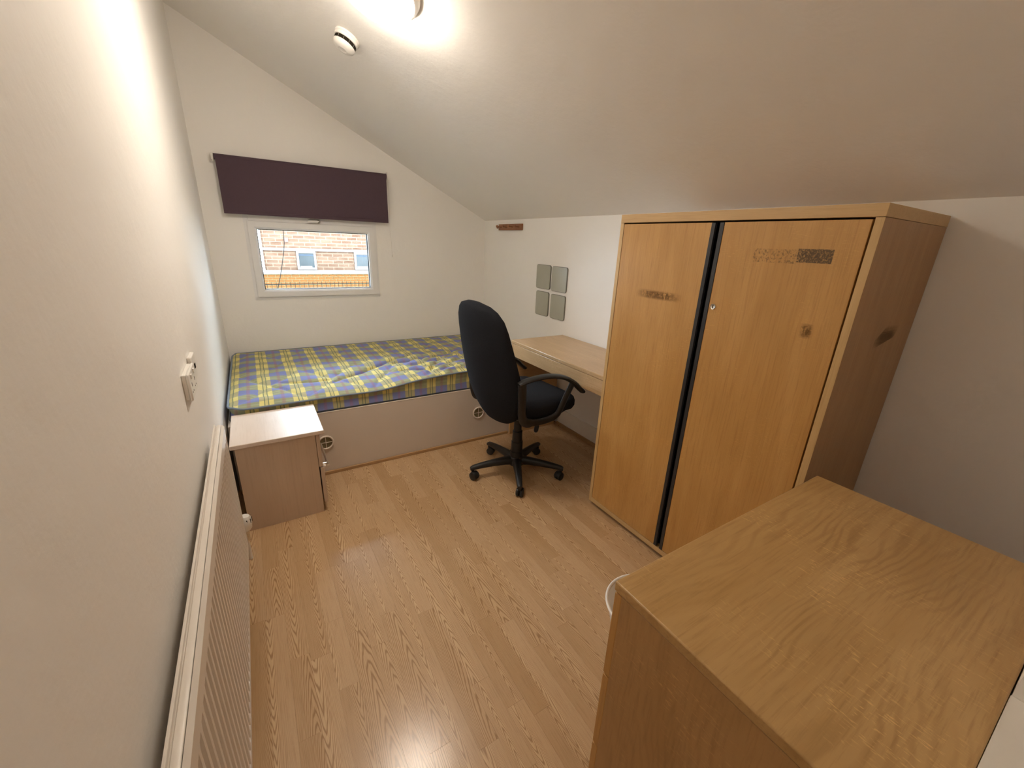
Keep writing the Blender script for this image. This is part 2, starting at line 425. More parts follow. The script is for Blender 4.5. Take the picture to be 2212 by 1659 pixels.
# ------------------------------------------------------------------ window
wi = struct(MB().build('window_1', M['upvc']) if False else thing('window_1', 'white plastic casement window with a single pane', 'window', (.6975, 0, WZ0)))
if 'category' in wi: del wi['category']
def frame(mb, x0, x1, z0, z1, w, y0, y1):
    mb.box((x0, y0, z0), (x1, y1, z0 + w)); mb.box((x0, y0, z1 - w), (x1, y1, z1))
    mb.box((x0, y0, z0 + w), (x0 + w, y1, z1 - w)); mb.box((x1 - w, y0, z0 + w), (x1, y1, z1 - w)); return mb
def mitre(x0, x1, z0, z1, w, y0, y1, chamf=.012):
    """picture-frame section with a chamfered inner lip, mitred corners"""
    prof = [(0, y1), (0, y0), (w - chamf, y0), (w, y0 + chamf), (w, y1)]
    rings = []
    for (cx, cz, sx, sz) in ((x0, z0, 1, 1), (x1, z0, -1, 1), (x1, z1, -1, -1), (x0, z1, 1, -1)):
        rings.append([(cx + sx * p, yy, cz + sz * p) for p, yy in prof])
    return MB().loft(rings, cap=False, closed=True, smooth=False)
mitre(WX0, WX1, WZ0, WZ1, .032, -.006, .07, .004).build('outer_frame', M['upvc'], wi)
box('trim_bead', (WX0 - .006, -.004, WZ0 - .006), (WX1 + .006, .0, WZ0 + .002), M['upvc'], wi)
box('trim_bead', (WX1 - .001, -.004, WZ0), (WX1 + .006, .0, 1.5), M['upvc'], wi)
box('trim_bead', (WX0 - .006, -.004, WZ0), (WX0 + .001, .0, 1.5), M['upvc'], wi)
sash = mitre(.252, 1.143, .905, 1.446, .052, -.020, .05, .014).build('sash', M['upvc'], wi)
mitre(.300, 1.095, .953, 1.398, .009, .010, .03, .002).build('gasket', M['gasket'], sash)
box('glass_pane', (.302, .020, .955), (1.093, .026, 1.396), M['glass'], sash)
box('transom', (.262, -.008, 1.4465), (1.133, .05, 1.575), M['upvc'], wi, .003)
box('transom_lip', (.262, -.014, 1.4466), (1.133, -.0081, 1.453), M['upvc'], wi, .002)
h = box('window_handle', (.655, -.026, 1.454), (.735, -.0085, 1.478), M['white_plastic'], wi, .004)
MB().lathe([(.012, 0), (.012, .018), (.009, .026)], (.725, -.026, 1.466), (0, -1, 0), 20).build('handle_lock', M['tile_edge'], h)
MB().tube([(.725, -.045, 1.466), (.68, -.048, 1.463), (.645, -.046, 1.459)], [.008, .007, .006], 10).build('handle_lever', M['white_plastic'], h)

# ------------------------------------------------------------------ roller blind
rb = thing('roller_blind', 'dark plum roller blind half lowered over the window', 'blind', (.69, 0, 1.85))
bf = MB()
nx, nz = 24, 12; vs = []; fs = []
for j in range(nz + 1):
    for i in range(nx + 1):
        a, c = i / nx, j / nz
        vs.append((.127 + 1.132 * a, -.052 - .004 * math.sin(a * PI * 2) * (1 - c), 1.492 + (1.842 - 1.492) * c))
n = len(vs); vs += [(x, y + .0016, z) for x, y, z in vs]
for j in range(nz):
    for i in range(nx):
        a = j * (nx + 1) + i; fs.append((a, a + 1, a + nx + 2, a + nx + 1)); fs.append((a + n, a + n + nx + 1, a + n + nx + 2, a + n + 1))
bf.add(vs, fs, True); fab = bf.build('blind_fabric', M['blind'], rb)
MB().tube([(.120, -.034, 1.838), (1.266, -.034, 1.838)], .019, 20).build('roller_tube', M['blind'], rb)
box('bottom_bar', (.127, -.0575, 1.486), (1.258, -.049, 1.506), M['blind'], rb, .002)
for x in (.112, 1.264): box('bracket', (x, -.058, 1.812), (x + .006, 0, 1.866), M['white_plastic'], rb, .002)
MB().lathe([(.02, 0), (.02, .006)], (.112, -.034, 1.838), (-1, 0, 0), 20).build('bracket_cap', M['white_plastic'], rb)
ch = [(1.278, -.034, 1.838 + .0)] + [(1.278 + .004 * math.sin(k * .7), -.032, 1.82 - k * .05) for k in range(12)] + [(1.286, -.03, 1.235)]
MB().tube(smooth_path(ch, 3), .0014, 6).build('pull_chain', M['white_plastic'], rb)
MB().lathe([(.001, 0), (.004, .004), (.004, .018), (.001, .022)], (1.286, -.03, 1.215), (0, 0, 1), 10).build('chain_weight', M['white_plastic'], rb)

# ------------------------------------------------------------------ bed
YB, ZB = -1.2916, .394
bd = thing('bed_base', 'cream board bed base with two round vents', 'bed base', (1.0, -.65, 0))
box('front_panel', (.012, YB, .0), (1.727 + .38, YB + .018, ZB), M['beige_board'], bd, .0015)
box('panel_edge', (.012, YB - .001, ZB), (1.727 + .38, YB + .018, ZB + .005), M['beige_edge'], bd, .0015)
box('deck', (.012, YB + .019, ZB - .06), (W - .012, -.004, ZB + .004), M['beige_board'], bd)
box('end_panel', (.012, YB + .019, 0), (.03, -.004, ZB - .061), M['beige_board'], bd)
box('floor_bead', (.012, YB - .014, 0), (1.725, YB - .0005, .020), M['skirt_wood'], bd, .003)
for vx, vz in ((1.478, .212), (.467, .208)):
    v = MB().lathe([(.0, .0012), (.036, .0012), (.036, .0)], (vx, YB - .0006, vz), (0, -1, 0), 32).build('vent', M['vent_mesh'], bd)
    MB().tube([(vx + .040 * math.cos(a), YB - .003, vz + .040 * math.sin(a)) for a in [2 * PI * k / 36 for k in range(36)]], .0052, 8, True).build('vent_ring', M['beige_edge'], v)
    box('vent_bar', (vx - .037, YB - .005, vz - .0016), (vx + .037, YB - .0022, vz + .0016), M['beige_edge'], v)
    box('vent_bar', (vx - .0016, YB - .005, vz - .037), (vx + .0016, YB - .0022, vz + .037), M['beige_edge'], v)

ma = thing('mattress', 'thin blue and yellow checked mattress with quilted crumpled top', 'mattress', (.97, -.65, ZB + .0055))
MX0, MX1, MY0, MY1, MZ0 = .022, 1.985, -1.284, -.022, ZB + .0055
rm = random.Random(3)
# quilting grooves: zig-zag lines across the top
grooves = []
def zig(x0, y0, x1, y1, depth=.012, wd=.020): grooves.append((x0, y0, x1, y1, depth, wd))
for k in range(-2, 7):
    xa = .05 + k * .36
    zig(xa, -1.25, xa + .36, -.65, .009); zig(xa + .36, -1.25, xa, -.65, .009)
    zig(xa + .18, -.65, xa + .46, -.05, .006); zig(xa + .46, -.65, xa + .10, -.05, .006)
zig(.55, -1.05, 1.10, -.66, .020, .024); zig(1.10, -.66, 1.25, -.60, .014, .02); zig(.28, -.92, .62, -1.0, .012, .018)
zig(1.02, -.80, 1.46, -.72, .026, .03); zig(1.46, -.72, 1.62, -.55, .020, .024); zig(1.30, -.80, 1.9, -.86, .016, .022); zig(1.0, -1.0, 1.2, -1.12, .016, .02); zig(1.15, -.95, 1.5, -1.15, .014, .02)
from mathutils import noise as mnoise
def top_z(x, y):
    ex = min(x - MX0, MX1 - x); ey = min(y - MY0, MY1 - y)
    z = .490
    f = max(0, min(1, (x - .75) / .6)); f = f * f * (3 - 2 * f)
    g = max(0, min(1, (-y - .45) / .8))
    z += .045 * f * g                                     # the border stands higher towards the chair end
    z += .010 * math.sin(7 * (x - .86)) * g * max(0, 1 - abs(x - .95) / .35)
    e = max(0, min(1, min(ex, ey) / .10)); z += .016 * (e * (2 - e)) - .008
    q = 0
    px = x + .02 * mnoise.noise((x * 5, y * 5, 1.3)); py = y + .02 * mnoise.noise((x * 5, y * 5, 7.7))
    for (x0, y0, x1, y1, d, w) in grooves:
        dx, dy = x1 - x0, y1 - y0; L2 = dx * dx + dy * dy
        t = ((px - x0) * dx + (py - y0) * dy) / L2; t = max(0, min(1, t))
        r2 = (px - x0 - t * dx) ** 2 + (py - y0 - t * dy) ** 2
        q = max(q, d * math.exp(-math.sqrt(r2) / (w * .85)) * (1 - .6 * abs(2 * t - 1) ** 3))
    fade = max(0, min(1, min(ex, ey) / .05))
    z -= q * fade * 1.9
    cr = max(0, min(1, (x - .95) / .25)) * max(0, min(1, (-y - .62) / .15)) * fade
    z += cr * .022 * mnoise.noise((x * 13, y * 22, 0)) + fade * .008 * mnoise.noise((x * 9, y * 12, 5))
    return z
def outline(inset, rad, n=10):
    w, h = (MX1 - MX0 - 2 * inset), (MY1 - MY0 - 2 * inset)
    return [((MX0 + MX1) / 2 + a, (MY0 + MY1) / 2 + b) for a, b in rrect(w, h, rad, n)]
def densify(pts, step=.03):
    out = []
    for i, p in enumerate(pts):
        q = pts[(i + 1) % len(pts)]; L = math.hypot(q[0] - p[0], q[1] - p[1]); m = max(1, int(L / step))
        for k in range(m): out.append((p[0] + (q[0] - p[0]) * k / m, p[1] + (q[1] - p[1]) * k / m))
    return out
# top: a grid warped into the rounded outline
NX, NY, RC = 190, 120, .09
def warp(a, b):
    x = MX0 + (MX1 - MX0) * a; y = MY0 + (MY1 - MY0) * b
    cx = min(max(x, MX0 + RC), MX1 - RC); cy = min(max(y, MY0 + RC), MY1 - RC)
    dx, dy = x - cx, y - cy
    if abs(dx) > 1e-9 and abs(dy) > 1e-9:
        m = max(abs(dx), abs(dy)); r = math.hypot(dx, dy); dx *= m / r; dy *= m / r
    return cx + dx, cy + dy
tv = []
for j in range(NY + 1):
    for i in range(NX + 1):
        x, y = warp(i / NX, j / NY); tv.append((x, y, top_z(x, y)))
tf = [(j * (NX + 1) + i, j * (NX + 1) + i + 1, (j + 1) * (NX + 1) + i + 1, (j + 1) * (NX + 1) + i) for j in range(NY) for i in range(NX)]
MB().add(tv, tf, True).build('mattress_top', M['plaid'], ma, angle=180)
rim = densify(outline(0, RC)); rings = []
for k in range(9):
    c = k / 8; bul = .012 * math.sin(PI * c)
    rg = []
    for (x, y) in rim:
        zt = top_z(x, y); cx, cy = x - (MX0 + MX1) / 2, y - (MY0 + MY1) / 2
        L = math.hypot(cx, cy); fx = 1 if abs(cy) < .55 else 0
        nxv = (math.copysign(1, cx) if (MX1 - MX0) / 2 - abs(cx) < .02 else 0); nyv = (math.copysign(1, cy) if (MY1 - MY0) / 2 - abs(cy) < .02 else 0)
        b2 = -bul * .6 + .004 * mnoise.noise((x * 14, y * 14, c * 3))
        rg.append((x + nxv * b2, y + nyv * b2, zt * (1 - c) + MZ0 * c))
    rings.append(rg)
MB().loft(rings, cap=False).build('mattress_border', M['plaid_side'], ma, angle=180)
MB().add([(x, y, MZ0) for x, y in rim], [tuple(range(len(rim)))]).build('mattress_underside', M['plaid_side'], ma)
MB().tube([(x, y, top_z(x, y) + .001) for x, y in rim], .0058, 8, True).build('piping', M['piping_blue'], ma)
MB().tube([(x, y, MZ0 + .006) for x, y in densify(outline(-.001, RC))], .004, 6, True).build('piping', M['gasket'], ma)

# ------------------------------------------------------------------ bedside cabinet
bs = thing('bedside_cabinet', 'pale beech bedside cabinet with two drawers and bar handles', 'cabinet', (.22, -1.49, 0))
BZ = .466; BY0, BY1 = -1.672, -1.318
box('top', (.036, -1.690, BZ - .020), (.425, -1.303, BZ), M['beech_top'], bs, .003)
box('side_panel', (.052, BY0, 0), (.384, BY0 + .016, BZ - .02), M['beech_z'], bs, .0008)
box('side_panel', (.052, BY1 - .016, 0), (.384, BY1, BZ - .02), M['beech_z'], bs, .0008)
box('back_panel', (.052, BY0 + .016, 0), (.060, BY1 - .016, BZ - .02), M['beech_z'], bs)
box('plinth', (.36, BY0 + .016, 0), (.376, BY1 - .016, .05), M['beech_z'], bs)
for (z0, z1, ajar) in ((.262, BZ - .024, .0015), (.052, .256, .006)):
    d = box('drawer', (.384 + ajar, BY0 + .001, z0), (.402 + ajar, BY1 - .001, z1), M['beech_z'], bs, .0015)
    hz = z1 - .016; hx = .426 + ajar
    MB().tube([(hx, -1.625, hz), (hx, -1.365, hz)], .006, 12).build('handle_bar', M['chrome'], d)
    for yy in (-1.600, -1.390): MB().tube([(.400 + ajar, yy, hz), (hx, yy, hz)], .0045, 10).build('handle_post', M['chrome'], d)
MB().lathe([(.001, 0), (.006, .002), (.007, .007), (.004, .011), (.001, .012)], (.405, BY0 + .01, .259), (1, 0, 0), 14).build('drawer_buffer', M['white_plastic'], bs)

# ------------------------------------------------------------------ radiator
ra = thing('panel_radiator', 'white ribbed panel radiator below the socket on the tall wall', 'radiator', (.04, -2.70, .1))
RX, RY0, RY1, RZ0, RZ1 = .0585, -3.52, -1.945, .105, .676
PIT = .0333; rows = []
def corr(y):                                              # rib profile across the panel
    u = ((y - RY1) / PIT) % 1.0
    if u < .34: return 0.0
    if u < .48: return -(u - .34) / .14
    if u < .86: return -1.0
    return -1 + (u - .86) / .14
ys = []
y = RY1
n = int((RY1 - RY0) / PIT)
for k in range(n):
    for u in (0, .17, .34, .48, .67, .86): ys.append(RY1 - (k + 1 - u) * PIT)
ys = sorted(set([round(v, 5) for v in ys] + [RY1])); RY0 = ys[0]
zs = [(RZ0, 0, -.004), (RZ0 + .006, 0, 0), (RZ0 + .028, 0, 0), (RZ0 + .040, 1, 0), (RZ1 - .060, 1, 0), (RZ1 - .046, 0, 0), (RZ1 - .008, 0, 0), (RZ1, 0, -.008)]
vs = [(RX + dx + m * corr(y) * .012, y, z) for (z, m, dx) in zs for y in ys]
N = len(ys); fs = [(a * N + i, a * N + i + 1, (a + 1) * N + i + 1, (a + 1) * N + i) for a in range(len(zs) - 1) for i in range(N - 1)]
MB().add(vs, fs, True).build('front_panel', M['rad'], ra, angle=28)
tp = [(RX - .009, RZ1), (RX - .0115, RZ1 + .0015), (RX - .022, RZ1 + .0015), (RX - .0225, RZ1 - .003), (RX - .0255, RZ1 - .003), (RX - .026, RZ1 + .004), (RX - .031, RZ1 + .004), (RX - .032, RZ1 - .02), (RX - .009, RZ1 - .02)]
MB().prism(tp, 'y', RY0, RY1).build('top_rail', M['rad'], ra, .0008)
box('back_plate', (RX - .026, RY0, RZ0), (RX - .018, RY1, RZ1 - .018), M['rad'], ra)
box('end_cap', (RX - .018, RY1 - .004, RZ0 + .002), (RX - .002, RY1 + .0006, RZ1 - .004), M['rad'], ra)
k = 0
y = RY1 - .10
while y > RY0 + .05:
    o = MB().prism([(RX - .026, y - .014), (RX - .044, y - .009), (RX - .044, y + .009), (RX - .026, y + .014)], 'z', RZ0 + .06, RZ1 - .045).build('convector_fin', M['rad'], ra)
    y -= .042
for yy in (RY1 - .22, RY0 + .2): box('wall_bracket', (.0, yy, .2), (RX - .045, yy + .03, .52), M['rad'], ra)
vx, vy, vz = .052, RY1 + .065, .152
tv_ = MB().lathe([(.012, -.05), (.012, -.012), (.016, -.010), (.016, 0)], (vx, vy, vz), (0, 0, 1), 20).build('valve_body', M['chrome'], ra)
MB().tube([(vx - .01, RY1 - .002, .13), (vx - .005, vy, .13)], .010, 12).build('valve_tail', M['chrome'], ra)
MB().tube([(vx, vy, 0), (vx, vy, .125)], .0075, 12).build('pipe', M['gloss_white'], ra)
hd = MB().lathe([(.016, -.002), (.022, .004), (.026, .012), (.026, .038), (.023, .060), (.016, .070), (.004, .072)], (vx, vy, vz), (.12, 0, 1), 28).build('thermostat_head', M['white_plastic'], ra)
for k in range(10):
    a = 2 * PI * k / 10
    MB().box((vx + .0225 * math.cos(a) - .0016 + .0055, vy + .0225 * math.sin(a) - .0016, vz + .036), (vx + .0250 * math.cos(a) + .0016 + .0055, vy + .0250 * math.sin(a) + .0016, vz + .058)).build('vent_slot', M['dark_gap'], hd)

# ------------------------------------------------------------------ socket
so = thing('double_socket', 'white double wall socket above the radiator', 'socket', (0, -2.12, .87))
box('back_box', (.0, -2.195, .868), (.012, -2.05, .950), M['white_plastic'], so, .003)
fp = box('face_plate', (.012, -2.198, .866), (.020, -2.048, .952), M['white_plastic'], so, .004)
for yy in (-2.165, -2.095):
    box('switch', (.020, yy - .006, .930), (.024, yy + .008, .944), M['white_plastic'], fp, .001)
    box('pin_hole', (.0200, yy - .003, .905), (.0203, yy + .003, .917), M['dark_gap'], fp)
    box('pin_hole', (.0200, yy - .014, .887), (.0203, yy - .007, .891), M['dark_gap'], fp)
    box('pin_hole', (.0200, yy + .007, .887), (.0203, yy + .014, .891), M['dark_gap'], fp)
s2 = thing('data_outlet', 'small white outlet plate next to the double socket', 'socket', (0, -1.98, .87))
box('face_plate', (.0, -2.02, .878), (.014, -1.935, .962), M['white_plastic'], s2, .004)
box('jack', (.014, -1.99, .915), (.016, -1.97, .93), M['dark_gap'], s2)

# ------------------------------------------------------------------ ceiling light and smoke detector
nrm = Vector((-SL, 0, -1)).normalized()
def cpt(x, y, h=0): return Vector((x, y, ceil_z(x))) + nrm * h
def ceiling_light(x, y, label, mat):
    cl = thing('ceiling_light', label, 'light', cpt(x, y))
    MB().lathe([(.168, 0), (.170, .006), (.168, .024), (.160, .034), (.02, .036)], cpt(x, y), nrm, 48).build('base', M['white_plastic'], cl)
    MB().lathe([(.152, .0365), (.154, .050), (.150, .066), (.135, .082), (.105, .093), (.06, .099), (.01, .101)], cpt(x, y), nrm, 48).build('diffuser', mat, cl)
ceiling_light(.757, -1.84, 'round white ceiling light glowing beside the smoke detector', M['lamp'])
ceiling_light(.50, -4.62, 'added round fill light, out of view behind the camera', M['added_fill_lamp'])  # unseen lamp, added to brighten the near end of the room
sd = thing('smoke_detector', 'small round white smoke detector with dark vent band', 'smoke detector', cpt(.770, -1.258))
c0 = cpt(.770, -1.258)
MB().lathe([(.058, 0), (.058, .008), (.055, .010), (.0545, .022), (.051, .024)], c0, nrm, 40).build('base', M['white_plastic'], sd)
MB().lathe([(.0505, .024), (.0505, .040)], c0, nrm, 40).build('vent_band', M['dark_gap'], sd)
for k in range(12):
    a = 2 * PI * k / 12; e1 = nrm.orthogonal().normalized(); e2 = nrm.cross(e1); d = e1 * math.cos(a) + e2 * math.sin(a)
    MB().tube([c0 + d * .0502 + nrm * .024, c0 + d * .0502 + nrm * .0395], .0011, 6).build('vent_rib', M['tile_edge'], sd)
MB().lathe([(.051, .040), (.0515, .043), (.048, .052), (.037, .060), (.020, .064), (.018, .063), (.004, .0635)], c0, nrm, 40).build('cover', M['white_plastic'], sd)

# ------------------------------------------------------------------ desk
DZ, DX = .7245, 1.728
de = thing('desk', 'oak veneer desk with deep front rail between bed and wardrobe', 'desk', (1.95, -1.79, 0))
box('desk_top', (DX, -2.262, DZ - .024), (W - .004, YB - .006, DZ), M['desk_y'], de, .004)
box('front_rail', (DX + .001, -2.262, DZ - .112), (DX + .019, YB - .034, DZ - .0245), M['desk_y'], de, .002)
box('end_panel', (DX + .001, YB - .0325, 0), (W - .045, YB - .0155, DZ - .0245), M['desk_z'], de, .002)
box('end_panel', (DX + .001, -2.262, 0), (W - .045, -2.245, DZ - .0245), M['desk_z'], de, .002)
box('underside_tray', (DX + .02, -2.244, DZ - .085), (W - .15, YB - .034, DZ - .075), M['desk_z'], de)
wr = [(W - .05, -1.86, .60), (W - .03, -1.84, .42), (W - .022, -1.83, .30), (W - .018, -1.84, .255), (W - .02, -1.85, .225), (W - .022, -1.83, .20), (W - .022, -1.815, .19)]
tag(MB().tube(smooth_path(wr, 5), .0017, 6).build('cable', M['cable'], off=(W - .03, -1.84, .19)), 'thin black wire hanging down the wall under the desk', 'cable')

# ------------------------------------------------------------------ wardrobe
wa = thing('wardrobe', 'low oak veneer wardrobe with two doors and black handle strips', 'wardrobe', (1.93, -2.756, 0))
XW, XB, Y1, Y2, ZW = 1.6726, 2.181, -2.280, -3.2326, 1.5077
box('top_panel', (XW - .001, Y2, ZW - .034), (XB, Y1, ZW), M['oak_edge_y'], wa, .001)
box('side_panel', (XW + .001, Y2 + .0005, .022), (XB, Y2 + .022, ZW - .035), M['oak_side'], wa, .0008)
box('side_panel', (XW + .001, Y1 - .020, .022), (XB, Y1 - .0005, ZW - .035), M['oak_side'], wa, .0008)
box('side_edge', (XW - .0005, Y2 + .0008, .022), (XW + .0009, Y2 + .0215, ZW - .035), M['oak_edge'], wa)
box('side_edge', (XW - .0005, Y1 - .0195, .022), (XW + .0009, Y1 - .0008, ZW - .035), M['oak_edge'], wa)
box('bottom_panel', (XW - .001, Y2 + .022, .022), (XB, Y1 - .02, .046), M['oak_edge_y'], wa, .001)
box('plinth', (XW + .035, Y2 + .01, 0), (XB - .01, Y1 - .01, .022), M['dark_gap'], wa)
box('back_panel', (XB - .008, Y2 + .022, .046), (XB, Y1 - .02, ZW - .035), M['dark_gap'], wa)
box('inner_stile', (XW + .03, -2.80, .046), (XW + .045, -2.70, ZW - .036), M['black_gap'], wa)
dA = box('door', (XW, -2.731, .049), (XW + .019, Y1 - .022, ZW - .040), M['oak_z'], wa, .001)
dB = box('door', (XW, Y2 + .027, .049), (XW + .019, -2.779, ZW - .040), M['oak_z'], wa, .001)
MB().prism([(XW - .002, -2.731), (XW + .020, -2.731), (XW + .020, -2.741), (XW + .006, -2.747), (XW - .002, -2.745)], 'z', .050, ZW - .041).build('handle_strip', M['black_strip'], dA)
MB().prism([(XW - .002, -2.779), (XW + .020, -2.779), (XW + .020, -2.768), (XW + .006, -2.763), (XW - .002, -2.764)], 'z', .050, ZW - .041).build('handle_strip', M['black_strip'], dB)
lk = MB().lathe([(.010, 0), (.011, .002), (.009, .004), (.0075, .003), (.001, .003)], (XW, -2.797, 1.174), (-1, 0, 0), 24).build('lock', M['chrome'], dB)
box('keyhole', (XW - .0036, -2.7985, 1.168), (XW - .0028, -2.7955, 1.180), M['dark_gap'], lk)
def residue(name, colr, sx, sy, thr, amt, soft=.0):
    t = NT(name); p = t.pos()
    a = t.noise(t.scale(p, (1, sx, sy)), 1, 3, .7); b = t.noise(t.scale(p, (1, sy * 1.4, sx * .8)), 1, 3, .7)
    m = t.math('MULTIPLY', t.mapr(t.math('MAXIMUM', a, b), thr, thr + .14), amt)
    if soft:
        g = t.sep(t.n('ShaderNodeTexCoord').outputs['Generated'])
        for ax in ((0, 2) if soft > .5 else (1, 2)):
            e = t.math('SUBTRACT', 1.0, t.math('ABSOLUTE', t.math('SUBTRACT', t.math('MULTIPLY', g[ax], 2), 1)))
            m = t.math('MULTIPLY', m, t.mapr(e, 0, .6))
    t.col(colr).set(.8, 0, .2); t.l(m, t.b.inputs['Alpha']); return t.m
M['tape_dark'] = residue('dark_tape_residue', (.13, .10, .07), 220, 150, .42, .72)
M['tape_faint'] = residue('faint_tape_residue', (.20, .12, .055), 160, 120, .52, .5)
M['smudge'] = residue('brown_smudge', (.17, .08, .025), 50, 130, .42, .6, .3)
M['smudge_side'] = residue('brown_smudge_side', (.10, .05, .02), 50, 130, .35, .5, .8)
def patch(name, y0, y1, z0, z1, mat, parent, x=XW - .0003):
    MB().add([(x, y0, z0), (x, y1, z0), (x, y1, z1), (x, y0, z1)], [(0, 1, 2, 3)]).build(name, mat, parent)
patch('tape_residue', -3.137, -3.041, 1.347, 1.387, M['tape_dark'], dB)
patch('tape_residue', -3.041, -2.905, 1.342, 1.384, M['tape_faint'], dB)
patch('scuff', -2.66, -2.42, 1.165, 1.205, M['smudge'], dA)
patch('scuff', -3.14, -3.10, 1.12, 1.17, M['smudge'], dB)
MB().add([(1.87, Y2 + .0002, 1.09), (2.03, Y2 + .0002, 1.12), (2.06, Y2 + .0002, 1.16), (1.95, Y2 + .0002, 1.165), (1.88, Y2 + .0002, 1.12)], [(0, 1, 2, 3, 4)]).build('stain', M['smudge_side'], wa)

# ------------------------------------------------------------------ chest of drawers
cz, cx0, cx1, cy0, cy1 = .75, .749, 1.580, YN + .0018, -3.290
cs = thing('chest_of_drawers', 'oak veneer chest of drawers in front of the wardrobe', 'chest of drawers', ((cx0 + cx1) / 2, (cy0 + cy1) / 2, 0))
box('top', (cx0, cy0, cz - .022), (cx1, cy1, cz), M['chest_top'], cs, .003)
box('side_panel', (cx0 + .001, cy0, 0), (cx0 + .019, cy1 - .020, cz - .0225), M['chest_side'], cs, .001)
box('side_panel', (cx1 - .019, cy0, 0), (cx1 - .001, cy1 - .020, cz - .0225), M['chest_side'], cs, .001)
box('back_panel', (cx0 + .019, cy0, .02), (cx1 - .019, cy0 + .006, cz - .0225), M['chest_side'], cs)
box('plinth', (cx0 + .019, cy1 - .05, 0), (cx1 - .019, cy1 - .034, .06), M['chest_side'], cs)
for k in range(3):
    z0 = .062 + k * .222
    d = box('drawer', (cx0 + .002, cy1 - .0195, z0), (cx1 - .002, cy1 - .002, z0 + .217), M['oak_z'], cs, .0015)
    for hx in (cx0 + .22, cx1 - .22):
        MB().tube(smooth_path([(hx - .05, cy1 - .003, z0 + .15), (hx - .04, cy1 + .02, z0 + .15), (hx, cy1 + .026, z0 + .15), (hx + .04, cy1 + .02, z0 + .15), (hx + .05, cy1 - .003, z0 + .15)], 5), .005, 8).build('handle', M['chrome'], d)
# ------------------------------------------------------------------ bin
bx, by, br, bh = 1.178, -3.085, .130, .27
bi = thing('waste_bin', 'round white plastic waste bin beside the chest of drawers', 'bin', (bx, by, 0))
MB().lathe([(.0, .002), (.066, .0), (.070, .004), (br - .004, bh - .006), (br - .007, bh - .006), (.066, .006), (.0, .006)], (bx, by, 0), (0, 0, 1), 48, cap=False).build('body', M['white_plastic'], bi)
MB().tube([(bx + br * math.cos(2 * PI * k / 48), by + br * math.sin(2 * PI * k / 48), bh - .003) for k in range(48)], .0045, 8, True).build('rim', M['white_plastic'], bi)

# ------------------------------------------------------------------ wall tiles and peg rail
XT = W - .0005
defs = [(-.913, -1.098, 1.037, 1.220, 'grey rounded tile of the upper pair, on the peg rail side'), (-1.116, -1.300, 1.034, 1.217, 'grey rounded tile of the upper pair, on the wardrobe side'),
        (-.922, -1.093, .827, 1.016, 'grey rounded tile of the lower pair, on the peg rail side'), (-1.122, -1.300, .828, 1.012, 'grey rounded tile of the lower pair, on the wardrobe side')]
for (ya, yb, z0, z1, lab) in defs:
    yc, zc = (ya + yb) / 2, (z0 + z1) / 2
    o = thing('wall_tile', lab, 'wall tile', (W, yc, zc), 'grey rounded tiles above the desk')
    out = rrect(abs(ya - yb), z1 - z0, .018, 5)
    MB().prism([(yc + a, zc + b) for a, b in out], 'x', XT, XT - .008).build('tile_backing', M['tile_edge'], o)
    out = rrect(abs(ya - yb) - .006, z1 - z0 - .006, .016, 5)
    MB().prism([(yc + a, zc + b) for a, b in out], 'x', XT - .0081, XT - .0095).build('tile_face', M['tile'], o)
pr = thing('peg_rail', 'small reddish wooden peg rail high on the knee wall', 'coat rack', (W, -.48, 1.50))
box('board', (W - .016, -.670, 1.474), (W - .0005, -.289, 1.524), M['rack'], pr, .002)
for yy in (-.335, -.43, -.525, -.625):
    MB().lathe([(.007, 0), (.0055, .01), (.005, .030), (.010, .038), (.011, .044), (.007, .050), (.001, .052)], (W - .016, yy, 1.499), (-1, 0, .12), 16).build('peg', M['rack'], pr)
MB().lathe([(.006, 0), (.005, .012), (.005, .018), (.010, .024), (.011, .030), (.007, .036), (.001, .038)], (W - .010, -.289, 1.499), (0, 1, 0), 16).build('peg', M['rack'], pr)

# ------------------------------------------------------------------ office chair (local frame: seat faces +x)
CROT = math.radians(5)
oc = thing('office_chair', 'black fabric high back office chair with arms on five castors', 'chair', (1.487, -1.80, 0), rotz=CROT)
def sup(cx, cy, w, d, ex=3.0, n=36):
    r = []
    for k in range(n):
        a = 2 * PI * k / n; c, s_ = math.cos(a), math.sin(a)
        r.append((cx + d * math.copysign(abs(c) ** (2 / ex), c), cy + w * math.copysign(abs(s_) ** (2 / ex), s_)))
    return r
# backrest
prof = [(0, .05, .018), (.02, .11, .032), (.06, .155, .042), (.12, .19, .05), (.20, .215, .056), (.30, .238, .058), (.42, .243, .056), (.55, .238, .053), (.68, .228, .050), (.80, .214, .047), (.88, .197, .044), (.94, .165, .038), (.975, .125, .030), (1.0, .05, .014)]
def bcx(t): return -.155 - .172 * t - .020 * math.sin(PI * t)
BH0, BHH = .395, .69
rings = []
for (t, w, d) in prof:
    cx = bcx(t); z = BH0 + BHH * t
    rings.append([(x - .0 + .05 * (abs(y) / .235) ** 2, y, z) for x, y in sup(cx, 0, w, d, 2.6)])
MB().loft(rings).build('backrest', M['black_fabric'], oc, angle=180)
